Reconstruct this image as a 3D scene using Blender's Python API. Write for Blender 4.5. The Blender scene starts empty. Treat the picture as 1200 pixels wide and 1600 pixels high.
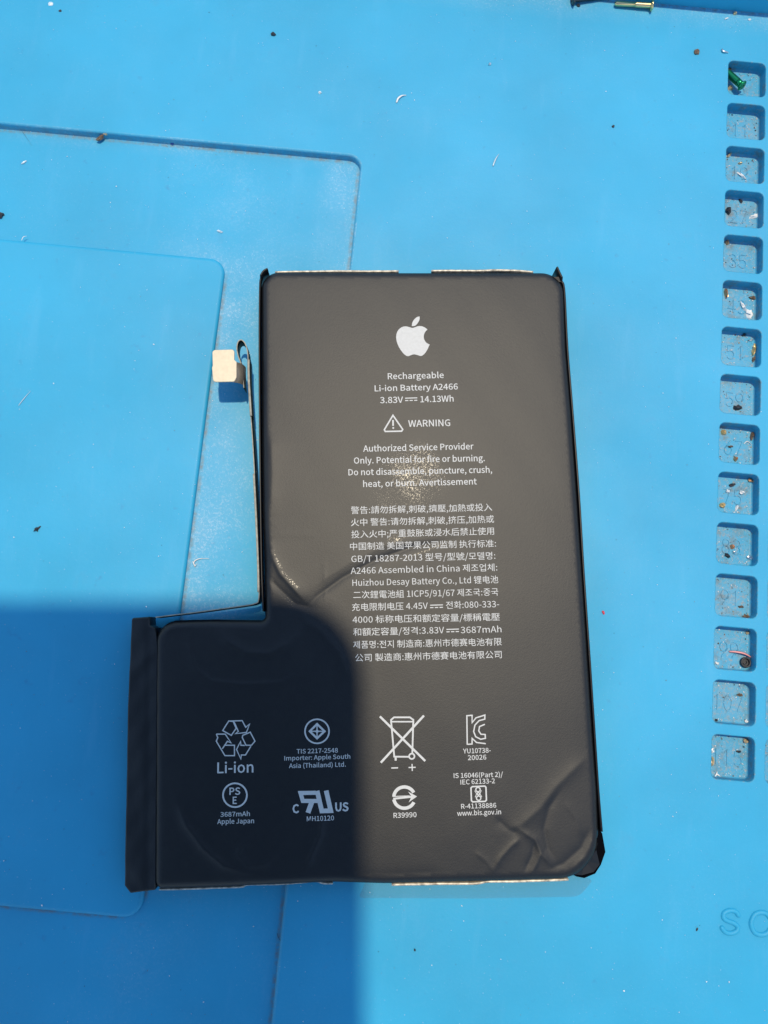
import bpy, bmesh, math, random, os
import numpy as np
from mathutils import Vector, Matrix, Euler
from mathutils.geometry import tessellate_polygon, delaunay_2d_cdt
random.seed(7); rng = np.random.default_rng(7)
S = 0.001                      # all lengths below are millimetres
scn = bpy.context.scene
COL = scn.collection

# ---------------------------------------------------------------- camera
FPX, CAMH = 1202.0, 117.3586   # focal length in pixels of a 1200 x 1600 frame, lens height in mm
R3 = np.array([[0.995819402, -0.0913390262, -0.000948722605],
               [0.0901286690, 0.984206130, -0.152365080],
               [0.0148506166, 0.151642596, 0.988323825]])
CAM = np.array([0.0, 0.0, CAMH])
cd = bpy.data.cameras.new('camera'); cam = bpy.data.objects.new('camera', cd); COL.objects.link(cam)
cd.sensor_fit = 'VERTICAL'; cd.sensor_height = 24.0; cd.sensor_width = 18.0
cd.lens = FPX / 1600 * 24; cd.clip_start = 0.002; cd.clip_end = 50
mw = Matrix([list(R3[i]) + [CAM[i] * S] for i in range(3)] + [[0, 0, 0, 1]])
cam.matrix_world = mw
scn.camera = cam

# ---------------------------------------------------------------- light
SUN = Vector((0.0301, 0.1976, 0.9798)).normalized()
sun_el = math.asin(SUN.z); sun_az = math.atan2(SUN.x, SUN.y)
w = bpy.data.worlds.new('World'); scn.world = w; w.use_nodes = True
nt = w.node_tree; bg = nt.nodes['Background']
sky = nt.nodes.new('ShaderNodeTexSky'); sky.sky_type = 'NISHITA'; sky.sun_disc = False
sky.sun_elevation = sun_el; sky.sun_rotation = sun_az
sky.air_density = 1.3; sky.dust_density = 0.1; sky.ozone_density = 2.0
nt.links.new(sky.outputs[0], bg.inputs[0]); bg.inputs[1].default_value = 0.15
ld = bpy.data.lights.new('sun', 'SUN'); ld.energy = 2.62; ld.angle = math.radians(1.9); ld.color = (1.0, 0.86, 0.63)
so = bpy.data.objects.new('sun', ld); COL.objects.link(so)
so.rotation_euler = SUN.to_track_quat('Z', 'Y').to_euler(); so.location = (0, 0, 1)
scn.view_settings.view_transform = 'Standard'; scn.view_settings.look = 'None'
scn.view_settings.exposure = 0.3; scn.view_settings.gamma = 1.0
scn.cycles.max_bounces = 8; scn.cycles.diffuse_bounces = 2

# ---------------------------------------------------------------- helpers
def P(u, v, z=0.0):
    """the point at height z (mm) that the photograph shows at pixel u, v"""
    d = R3 @ np.array([(u - 600) / FPX, -(v - 800) / FPX, -1.0])
    k = (z - CAMH) / d[2]
    return (d[0] * k, d[1] * k, z)
def P2(u, v, z=0.0): return P(u, v, z)[:2]

def tag(o, label=None, cat=None, group=None, kind=None):
    if label: o['label'] = label
    if cat: o['category'] = cat
    if group: o['group'] = group
    if kind: o['kind'] = kind
    return o
def empty(name, loc, label, cat, group=None):
    o = bpy.data.objects.new(name, None); COL.objects.link(o); o.empty_display_size = 0.002
    o.location = Vector(loc) * S
    return tag(o, label, cat, group)
def mesh(name, verts, faces, mats, parent=None, org=None, smooth=True, fmat=None, fsm=None):
    if org is None: org = (Vector(parent.location) / S if parent is not None and parent.type == 'EMPTY' else Vector((0, 0, 0)))
    org = Vector(org)
    me = bpy.data.meshes.new(name)
    me.from_pydata([((v[0] - org[0]) * S, (v[1] - org[1]) * S, (v[2] - org[2]) * S) for v in verts], [], faces)
    if not isinstance(mats, (list, tuple)): mats = [mats]
    for m in mats: me.materials.append(m)
    n = len(me.polygons)
    me.polygons.foreach_set('use_smooth', fsm if fsm is not None else [smooth] * n)
    if fmat is not None: me.polygons.foreach_set('material_index', fmat)
    me.update()
    o = bpy.data.objects.new(name, me); COL.objects.link(o)
    if parent is not None: o.parent = parent
    if parent is None: o.location = org * S
    return o
class MB:
    def __init__(s): s.v = []; s.f = []; s.m = []; s.s = []
    def add(s, v, f, m=0, sm=True):
        b = len(s.v); s.v += [tuple(q) for q in v]; s.f += [tuple(i + b for i in q) for q in f]
        s.m += [m] * len(f); s.s += [sm] * len(f)
    def build(s, name, mats, parent=None, org=None):
        return mesh(name, s.v, s.f, mats, parent, org, fmat=s.m, fsm=s.s)
def sub(parent, o):          # hang o under a part whose own origin is its thing's origin
    o.parent = parent; return o

def fillet(pts, rads, seg=8, step=None):
    """closed 2-D corner polygon -> dense outline with rounded corners"""
    out = []; n = len(pts)
    if not isinstance(rads, (list, tuple)): rads = [rads] * n
    for i in range(n):
        p0, p1, p2 = (np.array(pts[(i + k - 1) % n], float) for k in range(3))
        r = rads[i]
        a = p0 - p1; b = p2 - p1; la, lb = np.hypot(*a), np.hypot(*b); a /= la; b /= lb
        c = float(np.clip(a @ b, -1, 1)); th = math.acos(c)
        if r < 1e-6 or th > math.pi - 0.02: out.append(tuple(p1)); continue
        t = min(r / math.tan(th / 2), la * .49, lb * .49); r = t * math.tan(th / 2)
        s0, s1 = p1 + a * t, p1 + b * t
        m = a + b; m /= np.hypot(*m); ctr = p1 + m * (r / math.sin(th / 2))
        a0 = math.atan2(*(s0 - ctr)[::-1]); a1 = math.atan2(*(s1 - ctr)[::-1])
        da = (a1 - a0 + math.pi) % (2 * math.pi) - math.pi
        for k in range(seg + 1):
            q = a0 + da * k / seg; out.append((ctr[0] + r * math.cos(q), ctr[1] + r * math.sin(q)))
    if step:
        o2 = []
        for i in range(len(out)):
            a = np.array(out[i]); b = np.array(out[(i + 1) % len(out)]); L = np.hypot(*(b - a)); k = max(1, int(L / step))
            for j in range(k): o2.append(tuple(a + (b - a) * j / k))
        out = o2
    return out
def rrect(x0, y0, x1, y1, r, seg=6):        # counter-clockwise, same point count whatever the inset
    out = []
    for cx, cy, a in ((x1 - r, y0 + r, -90), (x1 - r, y1 - r, 0), (x0 + r, y1 - r, 90), (x0 + r, y0 + r, 180)):
        for k in range(seg + 1):
            q = math.radians(a + 90 * k / seg); out.append((cx + r * math.cos(q), cy + r * math.sin(q)))
    return out
def loft(mb, rings, m=0, closed=True, sm=True, flip=False):
    n = len(rings[0]); v = [p for r in rings for p in r]; f = []
    for i in range(len(rings) - 1):
        for j in range(n if closed else n - 1):
            k = (j + 1) % n
            q = (i * n + j, i * n + k, (i + 1) * n + k, (i + 1) * n + j)
            f.append(q[::-1] if flip else q)
    mb.add(v, f, m, sm)
def cap(mb, ring, m=0, flip=False, sm=False):
    tr = tessellate_polygon([[Vector(p) for p in ring]])
    a = np.array(ring); out = []
    for t in tr:
        n = np.cross(a[t[1]] - a[t[0]], a[t[2]] - a[t[0]])
        up = n[2] > 0
        out.append(tuple(t) if up != flip else tuple(t[::-1]))
    mb.add(ring, out, m, sm)
def box(mb, x0, y0, z0, x1, y1, z1, r=0.0, m=0):
    """block with rounded plan corners and a small eased top edge"""
    r = max(r, 0.05); e = min(0.06, r * .5)
    rings = [[(x, y, z0) for x, y in rrect(x0, y0, x1, y1, r)], [(x, y, z1 - e) for x, y in rrect(x0, y0, x1, y1, r)],
             [(x, y, z1) for x, y in rrect(x0 + e, y0 + e, x1 - e, y1 - e, r - e * .5)]]
    loft(mb, rings, m); cap(mb, rings[-1], m); cap(mb, rings[0], m, flip=True)
def spline(pts, n=8, corners=(), closed=True):
    """Catmull-Rom through pts; indices in corners keep a sharp tip"""
    N = len(pts); out = []
    for i in range(N if closed else N - 1):
        p1 = np.array(pts[i], float); p2 = np.array(pts[(i + 1) % N], float)
        p0 = np.array(pts[(i - 1) % N], float) if (closed or i) else p1; p3 = np.array(pts[(i + 2) % N], float) if (closed or i + 2 < N) else p2
        if i in corners: p0 = p1 - (p2 - p1) * .5
        if (i + 1) % N in corners: p3 = p2 + (p2 - p1) * .5
        for k in range(n):
            t = k / n
            out.append(tuple(.5 * ((2 * p1) + (-p0 + p2) * t + (2 * p0 - 5 * p1 + 4 * p2 - p3) * t * t + (-p0 + 3 * p1 - 3 * p2 + p3) * t ** 3)))
    if not closed: out.append(tuple(np.array(pts[-1], float)))
    return out

# ---------------------------------------------------------------- materials
def nodes(name):
    m = bpy.data.materials.new(name); m.use_nodes = True
    t = m.node_tree; return m, t, t.nodes['Principled BSDF'], t.nodes.new, t.links.new
def simple(name, col, rough=.5, metal=0, bump=0, bscale=3000, spec=.5, var=.0, vscale=800, coat=0, coatr=.1):
    m, t, b, N, L = nodes(name)
    b.inputs['Base Color'].default_value = (*col, 1); b.inputs['Roughness'].default_value = rough
    b.inputs['Metallic'].default_value = metal; b.inputs['Specular IOR Level'].default_value = spec
    b.inputs['Coat Weight'].default_value = coat; b.inputs['Coat Roughness'].default_value = coatr
    tc = N('ShaderNodeTexCoord')
    if bump:
        n = N('ShaderNodeTexNoise'); n.inputs['Scale'].default_value = bscale; n.inputs['Detail'].default_value = 3
        L(tc.outputs['Object'], n.inputs['Vector'])
        bp = N('ShaderNodeBump'); bp.inputs['Strength'].default_value = bump; bp.inputs['Distance'].default_value = .00003
        L(n.outputs['Fac'], bp.inputs['Height']); L(bp.outputs[0], b.inputs['Normal'])
    if var:
        n = N('ShaderNodeTexNoise'); n.inputs['Scale'].default_value = vscale; n.inputs['Detail'].default_value = 4
        L(tc.outputs['Object'], n.inputs['Vector'])
        mr = N('ShaderNodeMapRange'); mr.inputs[1].default_value = .3; mr.inputs[2].default_value = .7
        mr.inputs[3].default_value = 1 - var; mr.inputs[4].default_value = 1 + var; L(n.outputs['Fac'], mr.inputs[0])
        mx = N('ShaderNodeMix'); mx.data_type = 'RGBA'; mx.blend_type = 'MULTIPLY'; mx.inputs[0].default_value = 1
        mx.inputs[6].default_value = (*col, 1); L(mr.outputs[0], mx.inputs[7]); L(mx.outputs[2], b.inputs['Base Color'])
    return m

MAT_COL = (0.017, 0.345, 0.57)
def silicone(name, dust=0.0, edges=None, grime=None, rim=(), dust_shade_col=(.42, .58, .68)):
    """blue silicone; dust = general powder (on compartment walls: painted shade), edges = [(axis, mm, width mm, amount)] powder gathered along an edge"""
    m, t, b, N, L = nodes(name)
    tc = N('ShaderNodeTexCoord'); V = tc.outputs['Object']
    def noise(sc, det=4, rough=.55, vec=V):
        n = N('ShaderNodeTexNoise'); n.inputs['Scale'].default_value = sc; n.inputs['Detail'].default_value = det
        n.inputs['Roughness'].default_value = rough; L(vec, n.inputs['Vector']); return n.outputs['Fac']
    def mrange(s, a, bb, c, d):
        r = N('ShaderNodeMapRange'); r.clamp = True
        for i, x in enumerate((a, bb, c, d)): r.inputs[i + 1].default_value = x
        L(s, r.inputs[0]); return r.outputs[0]
    def mth(op, a, bb):
        q = N('ShaderNodeMath'); q.operation = op
        for i, x in enumerate((a, bb)):
            if isinstance(x, (int, float)): q.inputs[i].default_value = x
            else: L(x, q.inputs[i])
        return q.outputs[0]
    def mix(f, a, bb):
        q = N('ShaderNodeMix'); q.data_type = 'RGBA'
        if isinstance(f, (int, float)): q.inputs[0].default_value = f
        else: L(f, q.inputs[0])
        for i, x in ((6, a), (7, bb)):
            if isinstance(x, tuple): q.inputs[i].default_value = (*x, 1)
            else: L(x, q.inputs[i])
        return q.outputs[2]
    c = mix(mrange(noise(35, 5), .35, .65, 0, 1), tuple(x * .92 for x in MAT_COL), tuple(min(1, x * 1.06) for x in MAT_COL))
    # smears and faint scuffs
    mp = N('ShaderNodeMapping'); mp.inputs['Rotation'].default_value = (0, 0, .5); mp.inputs['Scale'].default_value = (1, .18, 1); L(V, mp.inputs[0])
    sm = mrange(noise(260, 6, .6, mp.outputs[0]), .58, .82, 0, .12)
    c = mix(sm, c, (.22, .50, .74))
    dk = mrange(noise(600, 4), .66, .78, 0, .40)
    sp_ = mrange(noise(5200, 1, .5), .775, .81, 0, .6); c = mix(sp_, c, (.55, .70, .78))
    pt_ = mrange(noise(140, 4, .7), .62, .74, 0, .22); c = mix(pt_, c, (.06, .27, .44)); c = mix(dk, c, (.03, .20, .40))
    # powder: fine white grain
    grain = mrange(noise(2600, 2, .8), .50, .72, 0, 1)
    patch = mrange(noise(110, 4), .38, .68, .25, 1)
    d = dust
    sep = N('ShaderNodeSeparateXYZ'); L(V, sep.inputs[0])
    acc = None
    for ax, pos, wd, am in (edges or []):
        q = mth('ABSOLUTE', mth('SUBTRACT', sep.outputs[ax], pos * S), 0)
        e = mrange(q, 0, wd * S, am, 0)
        if ax == 0:
            e = mth('MULTIPLY', e, mrange(sep.outputs[1], -42 * S, -20 * S, .12, 1))
            if pos == PX: e = mth('MULTIPLY', e, mrange(sep.outputs[1], (PYT - 4) * S, (PYT + 4) * S, 1, .25))
        acc = e if acc is None else mth('MAXIMUM', acc, e)
    dd = mth('ADD', acc, d) if acc is not None else None
    amt = mth('MULTIPLY', mth('MULTIPLY', patch, mth('ADD', mth('MULTIPLY', grain, .75), .3)), dd if dd is not None else d)
    c = mix(amt, c, dust_shade_col)
    for ax, pos, wd, lo_, hi_ in rim:                       # dirt caught along a lip; under the panel, its painted contact shade
        q = mth('ABSOLUTE', mth('SUBTRACT', sep.outputs[ax], pos * S), 0)
        e = mth('MULTIPLY', mrange(q, wd * .3 * S, wd * S, 1, 0), mrange(noise(900, 5, .75), .40, .62, .05, .75))
        for sg, lim in ((1, lo_), (-1, hi_)): e = mth('MULTIPLY', e, mrange(mth('MULTIPLY', sep.outputs[1 - ax], sg), (sg * lim) * S, (sg * lim + 1.2) * S, 0, 1))
        c = mix(e, c, (.17, .19, .19))
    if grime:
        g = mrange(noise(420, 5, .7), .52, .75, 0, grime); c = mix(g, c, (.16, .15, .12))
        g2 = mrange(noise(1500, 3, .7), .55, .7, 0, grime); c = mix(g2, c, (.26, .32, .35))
    L(c, b.inputs['Base Color'])
    L(mrange(noise(50, 4), .3, .7, .50, .62), b.inputs['Roughness'])
    b.inputs['Specular IOR Level'].default_value = .5
    b.inputs['Subsurface Weight'].default_value = .06; b.inputs['Subsurface Radius'].default_value = (.15, .6, 1.0); b.inputs['Subsurface Scale'].default_value = .0012
    bp = N('ShaderNodeBump'); bp.inputs['Strength'].default_value = .35; bp.inputs['Distance'].default_value = .00004
    L(mth('ADD', mth('MULTIPLY', noise(1400, 3), 1.0), mth('MULTIPLY', noise(180, 3), 1.5)), bp.inputs['Height']); L(bp.outputs[0], b.inputs['Normal'])
    return m

RX, RY = -8.6, 77.6            # recess: right and top edge
PX, PYT, PYB = -29.3, 57.3, -43.7   # raised panel inside it
M_top = silicone('blue_silicone', .06, [(1, 111.0, 5, .7)], rim=[(1, 110.9, .9, -200, 200)])
M_rec = silicone('blue_silicone_powdery', .05, [(0, PX, 13, .95), (0, RX, 8, .85), (1, RY, 3, .5)], rim=[(0, RX - .72, .45, -200, RY - 1), (1, RY - .72, .5, -200, RX - 1), (0, PX + .15, .5, PYB + 2, PYT - 2), (1, PYB - .15, .5, -200, PX - 2)])
M_pan = silicone('blue_silicone_clean', .03)
M_pit = silicone('blue_silicone_dirty', 1.0, grime=.95, dust_shade_col=(.26, .38, .44))
M_wall = silicone('blue_silicone_grimy_shaded_wall', .9, grime=.8, dust_shade_col=(.05, .15, .21))  # dark teal tint paints the shade of the compartment walls, grime flecks on top
M_rib = silicone('blue_silicone_ridge', .02)

def wrapper():
    m, t, b, N, L = nodes('black_wrapper_film')
    tc = N('ShaderNodeTexCoord')
    def noise(sc, det=3, r=.6):
        n = N('ShaderNodeTexNoise'); n.inputs['Scale'].default_value = sc; n.inputs['Detail'].default_value = det
        n.inputs['Roughness'].default_value = r; L(tc.outputs['Object'], n.inputs['Vector']); return n.outputs['Fac']
    cr = N('ShaderNodeValToRGB'); cr.color_ramp.elements[0].position = .3; cr.color_ramp.elements[1].position = .7
    cr.color_ramp.elements[0].color = (.001, .002, .004, 1); cr.color_ramp.elements[1].color = (.004, .005, .006, 1)
    L(noise(900, 4), cr.inputs[0]); L(cr.outputs[0], b.inputs['Base Color'])
    b.inputs['Roughness'].default_value = .50; b.inputs['Specular IOR Level'].default_value = .52
    bp = N('ShaderNodeBump'); bp.inputs['Strength'].default_value = .5; bp.inputs['Distance'].default_value = .000032
    L(noise(3900, 3, .8), bp.inputs['Height']); L(bp.outputs[0], b.inputs['Normal'])
    b.inputs['Coat Roughness'].default_value = .065
    gr = N('ShaderNodeMapRange'); gr.inputs[1].default_value = .50; gr.inputs[2].default_value = .66; gr.inputs[3].default_value = 0; gr.inputs[4].default_value = .012
    L(noise(4300, 2, .7), gr.inputs[0]); L(gr.outputs[0], b.inputs['Coat Weight'])
    b.inputs['Coat Tint'].default_value = (1, .86, .62, 1)
    b2 = N('ShaderNodeBump'); b2.inputs['Strength'].default_value = .6; b2.inputs['Distance'].default_value = .0000032
    L(noise(4600, 2, .8), b2.inputs['Height']); L(b2.outputs[0], b.inputs['Coat Normal'])
    return m
M_wrap = wrapper()
M_tape = simple('black_tape', (.004, .004, .005), .38, bump=.2, bscale=900, spec=.3)
M_fold = simple('black_fold', (.005, .005, .006), .55, bump=.3, bscale=900, spec=.10)
M_brass = simple('brass_flake', (.62, .43, .18), .35, metal=.25)
M_skirt = simple('black_fold_side', (.004, .004, .005), .9, spec=0)
M_fold2 = simple('black_fold_face', (.006, .006, .006), .40, bump=.2, bscale=900, spec=.5)
M_ink = simple('white_ink', (.58, .57, .54), .6, var=.05, vscale=2500, spec=.4)
M_foil = simple('foil_edge', (.50, .45, .36), .45, metal=.3, bump=.8, bscale=1500, var=.55, vscale=1500)
M_flexedge = simple('flex_edge', (.30, .28, .22), .5, var=.3, vscale=1500)
M_plate = simple('champagne_plate', (.53, .46, .345), .5, metal=.3, bump=.25, bscale=2500, var=.06, vscale=2000)
M_flex = simple('dark_flex', (.010, .009, .008), .5, bump=.2, spec=.15)
M_gold = simple('gold_metal', (.85, .62, .30), .22, metal=1)
M_steel = simple('dark_steel', (.10, .10, .10), .3, metal=.9)
M_green = simple('green_anodised', (.02, .30, .12), .25, metal=.9)
M_silver = simple('silver_metal', (.75, .75, .76), .3, metal=.9)
M_white = simple('white_plastic', (.80, .80, .78), .4, spec=.6)
M_pale = simple('pale_clear_flake', (.55, .66, .72), .25, spec=.8)
M_dark = simple('dark_grit', (.03, .03, .035), .5, var=.3)
M_brown = simple('brown_grit', (.16, .10, .06), .5, var=.4, vscale=3000)
M_copper = simple('copper_flake', (.65, .34, .18), .35, metal=.7)
M_tan = simple('tan_flake', (.55, .42, .24), .4, metal=.3)
M_blue = simple('navy_flake', (.02, .06, .25), .4)
M_red = simple('red_flake', (.6, .03, .06), .4)
M_pink = simple('pink_insulation', (.85, .35, .33), .4)
M_phone = simple('phone_glass', (.02, .02, .022), .3)
M_rim = simple('phone_frame', (.25, .26, .28), .3, metal=.9)
M_lens = simple('lens_glass', (.01, .01, .015), .05)

# ---------------------------------------------------------------- the repair mat
matroot = empty('repair_mat', (0, 0, 0), 'light blue silicone repair mat with recessed tray and numbered square compartments under the battery', 'repair mat')
for m_ in (M_pit, M_wall):                     # dirt and painted wall shade differ from compartment to compartment
    for n_ in m_.node_tree.nodes:
        if n_.type == 'TEX_COORD': n_.object = matroot
PITCH, PSZ, GX, GY = 8.0, 6.41, 54.94, 98.15
PD, RD = 2.1, 1.3
pits = [(c, r) for c in range(4) for r in range(15)]
def pitxy(c, r): return GX + PITCH * c, GY - PITCH * r
MX0, MX1, MY0, MY1 = -215, 170, -170, 200
recess = (-205, -160, RX, RY)
mb = MB()
e = .22
outer = rrect(MX0, MY0, MX1, MY1, 8, 6)
loops = [[Vector((x, y, 0)) for x, y in outer]]
holes = []
rh = rrect(recess[0], recess[1], recess[2], recess[3], 2.6, 10); holes.append(rh)
for c, r in pits:
    x, y = pitxy(c, r); holes.append(rrect(x - PSZ / 2 - .12, y - PSZ / 2 - .12, x + PSZ / 2 + .12, y + PSZ / 2 + .12, 1.05, 6))
allp = list(loops[0])
for h in holes: loops.append([Vector((x, y, 0)) for x, y in h]); allp += loops[-1]
A = np.array([tuple(p) for p in allp]); fs = []
for t in tessellate_polygon(loops):
    n = np.cross(A[t[1]] - A[t[0]], A[t[2]] - A[t[0]]); fs.append(tuple(t) if n[2] > 0 else tuple(t[::-1]))
mb.add([tuple(p) for p in allp], fs, 0, False)
loft(mb, [[(x, y, 0) for x, y in outer], [(x, y, -3) for x, y in outer]], flip=True)
mb.build('mat_surface', M_top, matroot)
# recess wall and floor
def sunk(x0, y0, x1, y1, r, depth, top_in=.16, seg=6, floor_r=.25, draft=.05):
    rings = []
    def rg(ins, z): return [(x, y, z) for x, y in rrect(x0 + ins, y0 + ins, x1 - ins, y1 - ins, max(r - ins, .12), seg)]
    for k in range(5):
        a = math.pi / 2 * k / 4; rings.append(rg(top_in * math.sin(a), -top_in * (1 - math.cos(a)) - (0.0 if k else 0)))
    rings.append(rg(top_in + draft * .5, -depth * .6))
    for k in range(5):
        a = math.pi / 2 * k / 4; rings.append(rg(top_in + draft + floor_r * (1 - math.cos(a)), -depth + floor_r * (1 - math.sin(a))))
    return rings
mb = MB(); rr = sunk(*recess, 2.6, RD, .38, 10, .18); loft(mb, rr, flip=True); cap(mb, rr[-1])
mb.build('recess_floor', M_rec, matroot)
# raised panel standing on the recess floor
mb = MB()
def rg(ins, z): return [(x, y, z) for x, y in rrect(-195 + ins, PYB + ins, PX - ins, PYT - ins, 2.6 - ins, 10)]
PZ = -.62
rings = [rg(0, -RD), rg(0, PZ - .45)] + [rg(.6 * (1 - math.cos(a)), PZ - .45 + .45 * math.sin(a)) for a in [math.pi / 2 * k / 5 for k in range(1, 6)]]
loft(mb, rings); cap(mb, rings[-1]); mb.build('raised_panel', M_pan, matroot)
# ridge across the top
mb = MB()
rdg = lambda ins, z: [(x, y, z) for x, y in rrect(-160 + ins, 111.0 + ins, 160 - ins, 150 - ins, 3 - ins, 6)]
rings = [rdg(0, 0), rdg(.35, 5.5)] + [rdg(.35 + .6 * (1 - math.cos(a)), 5.5 + .6 * math.sin(a)) for a in [math.pi / 2 * k / 5 for k in range(1, 6)]]
loft(mb, rings); cap(mb, rings[-1]); mb.build('ridge', M_rib, matroot)

# fonts (Blender's own)
def blender_font(fn):
    try:
        fd = os.path.join(bpy.utils.resource_path('LOCAL'), 'datafiles', 'fonts', fn)
        return bpy.data.fonts.load(fd) if os.path.exists(fd) else None
    except Exception: return None
F_CJK = blender_font('Noto Sans CJK Regular.woff2'); F_LAT = F_CJK
def textmesh(s, extrude=0.0, res=3, bold=0.0, sp=1.0, bevel=0.0):
    """glyph outlines in font units (size 1): verts, faces"""
    cu = bpy.data.curves.new('glyphs', 'FONT'); cu.body = s; cu.size = 1.0; cu.resolution_u = res
    cjk = any(ord(ch) > 0x2000 for ch in s); fnt = F_CJK if cjk else F_LAT
    if fnt: cu.font = fnt
    kk = CAPH.get(cjk, 1.0); extrude, bold, bevel = extrude * kk, bold * kk, bevel * kk
    cu.extrude = extrude; cu.offset = bold; cu.space_character = sp; cu.bevel_depth = bevel
    o = bpy.data.objects.new('glyphs', cu); COL.objects.link(o)
    dg = bpy.context.evaluated_depsgraph_get()
    me = bpy.data.meshes.new_from_object(o.evaluated_get(dg))
    v = np.array([tuple(q.co) for q in me.vertices]); f = [tuple(p.vertices) for p in me.polygons]
    bpy.data.meshes.remove(me); bpy.data.objects.remove(o); bpy.data.curves.remove(cu)
    return v / kk, f          # capitals are now .727 high
CAPH = {}
for _s, _k in (('H', False), ('H二', True)):
    _v, _ = textmesh(_s); CAPH[_k] = (_v[:, 1].max() if not _k else np.sort(_v[_v[:, 0] < _v[:, 0].max() * .4][:, 1])[-1]) / .727
# compartments
def arc(cx, cy, rx, ry, a0, a1, n=14): return [(cx + rx * math.cos(math.radians(a0 + (a1 - a0) * i / n)), cy + ry * math.sin(math.radians(a0 + (a1 - a0) * i / n))) for i in range(n + 1)]
DIG = {'0': [arc(.3, .5, .27, .5, 90, 450)], '1': [[(.12, .80), (.32, 1.0), (.32, 0)]], '2': [arc(.3, .72, .27, .28, 160, -35, 10) + [(.04, 0), (.6, 0)]],
       '3': [arc(.3, .75, .25, .25, 150, -90, 10) + arc(.3, .26, .28, .26, 90, -150, 10)], '4': [[(.45, 0), (.45, 1), (.02, .3), (.62, .3)]],
       '5': [[(.55, 1), (.12, 1), (.07, .55)] + arc(.3, .32, .28, .31, 125, -150, 12)], '6': [[(.48, 1)] + arc(.3, .31, .27, .31, 160, 520, 18)],
       '7': [[(.03, 1), (.58, 1), (.22, 0)]], '8': [arc(.3, .75, .23, .24, 0, 360), arc(.3, .26, .27, .26, 0, 360)], '9': [arc(.3, .69, .27, .31, -20, 340, 18) + [(.14, 0)]]}
def digits(s):
    mb = MB(); w0 = .24; h = 2.3; tot = len(s) * .78 - .18
    for i, ch in enumerate(s):
        for pl in DIG[ch]:
            p = np.array([((x + i * .78 - tot / 2) * h * .92, (y - .5) * h - .2) for x, y in pl]); n = len(p); v = []; f = []
            for j in range(n):
                a = p[min(j + 1, n - 1)] - p[max(j - 1, 0)]; a /= np.hypot(*a); nn = np.array([-a[1], a[0]]) * w0 / 2
                v += [(*(p[j] + nn), -PD - .01), (*(p[j] + nn * .6), -PD + .10), (*(p[j] - nn * .6), -PD + .10), (*(p[j] - nn), -PD - .01)]
            for j in range(n - 1):
                for k in range(3): f.append((j * 4 + k, (j + 1) * 4 + k, (j + 1) * 4 + k + 1, j * 4 + k + 1))
            f += [(0, 1, 2, 3), tuple((n - 1) * 4 + k for k in (3, 2, 1, 0))]
            mb.add(v, f, 0, False)
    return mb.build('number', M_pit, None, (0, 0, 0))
pitmesh = None
for c, r in pits:
    x, y = pitxy(c, r)
    if pitmesh is None:
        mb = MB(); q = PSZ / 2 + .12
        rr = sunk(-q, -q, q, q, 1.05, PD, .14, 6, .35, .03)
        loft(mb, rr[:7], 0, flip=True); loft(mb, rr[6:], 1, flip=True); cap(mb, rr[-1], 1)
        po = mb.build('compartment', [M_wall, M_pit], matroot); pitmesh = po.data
    else:
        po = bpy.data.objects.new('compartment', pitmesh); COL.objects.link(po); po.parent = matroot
    po.location = (x * S, y * S, 0)
    if c < 2:
        no = digits(str(3 + c + 8 * r)); no.parent = po
# raised letters
def raised(name, pl, w0, h0, parent):
    p = np.array(pl, float); n = len(p); v = []; f = []
    pr = [(1, -.02), (.86, .45), (.55, .85), (0, 1), (-.55, .85), (-.86, .45), (-1, -.02)]
    def sec(c, nn, k): return [(*(c + nn * q * w0 / 2 * k), max(zz, -.02) * h0 * (k if k < 1 else 1)) for q, zz in pr]
    t0 = (p[0] - p[1]) / np.hypot(*(p[0] - p[1])); t1 = (p[-1] - p[-2]) / np.hypot(*(p[-1] - p[-2])); rings = []
    for i in range(n):
        a = p[min(i + 1, n - 1)] - p[max(i - 1, 0)]; a /= np.hypot(*a); nn = np.array([-a[1], a[0]])
        if i == 0: rings += [sec(p[0] + t0 * w0 / 2 * math.sin(q), nn, max(.02, math.cos(q))) for q in (1.55, 1.1, .6)]
        rings.append(sec(p[i], nn, 1))
        if i == n - 1: rings += [sec(p[-1] + t1 * w0 / 2 * math.sin(q), nn, max(.02, math.cos(q))) for q in (.6, 1.1, 1.55)]
    v = [q for r in rings for q in r]
    for j in range(len(rings) - 1):
        for k in range(6): f.append((j * 7 + k, (j + 1) * 7 + k, (j + 1) * 7 + k + 1, j * 7 + k + 1))
    o = mesh(name, v, f, M_top, parent, smooth=True)
    bm = bmesh.new(); bm.from_mesh(o.data); bmesh.ops.recalc_face_normals(bm, faces=bm.faces)
    if sum(fc.normal.z for fc in bm.faces) < 0: bmesh.ops.reverse_faces(bm, faces=bm.faces)
    bm.to_mesh(o.data); bm.free()
def lettering(pts, u0, u1, v0, v1):
    return [P2(u0 + (u1 - u0) * x, v1 + (v0 - v1) * y) for x, y in pts]
raised('letter', lettering(spline([(.95, .80), (.78, .96), (.45, 1.0), (.12, .88), (.10, .66), (.35, .53), (.68, .44), (.92, .28), (.85, .08), (.50, -.02), (.18, .05), (0, .22)], 5, closed=False), 1128, 1154.5, 1422.5, 1457.5), .72, .34, matroot)
raised('letter', lettering(spline([(.98, .75), (.80, .94), (.50, 1.0), (.2, .90), (.03, .62), (.03, .38), (.2, .10), (.50, 0), (.80, .06), (.98, .25)], 5, closed=False), 1173, 1203.5, 1425.5, 1460.5), .72, .34, matroot)

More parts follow.
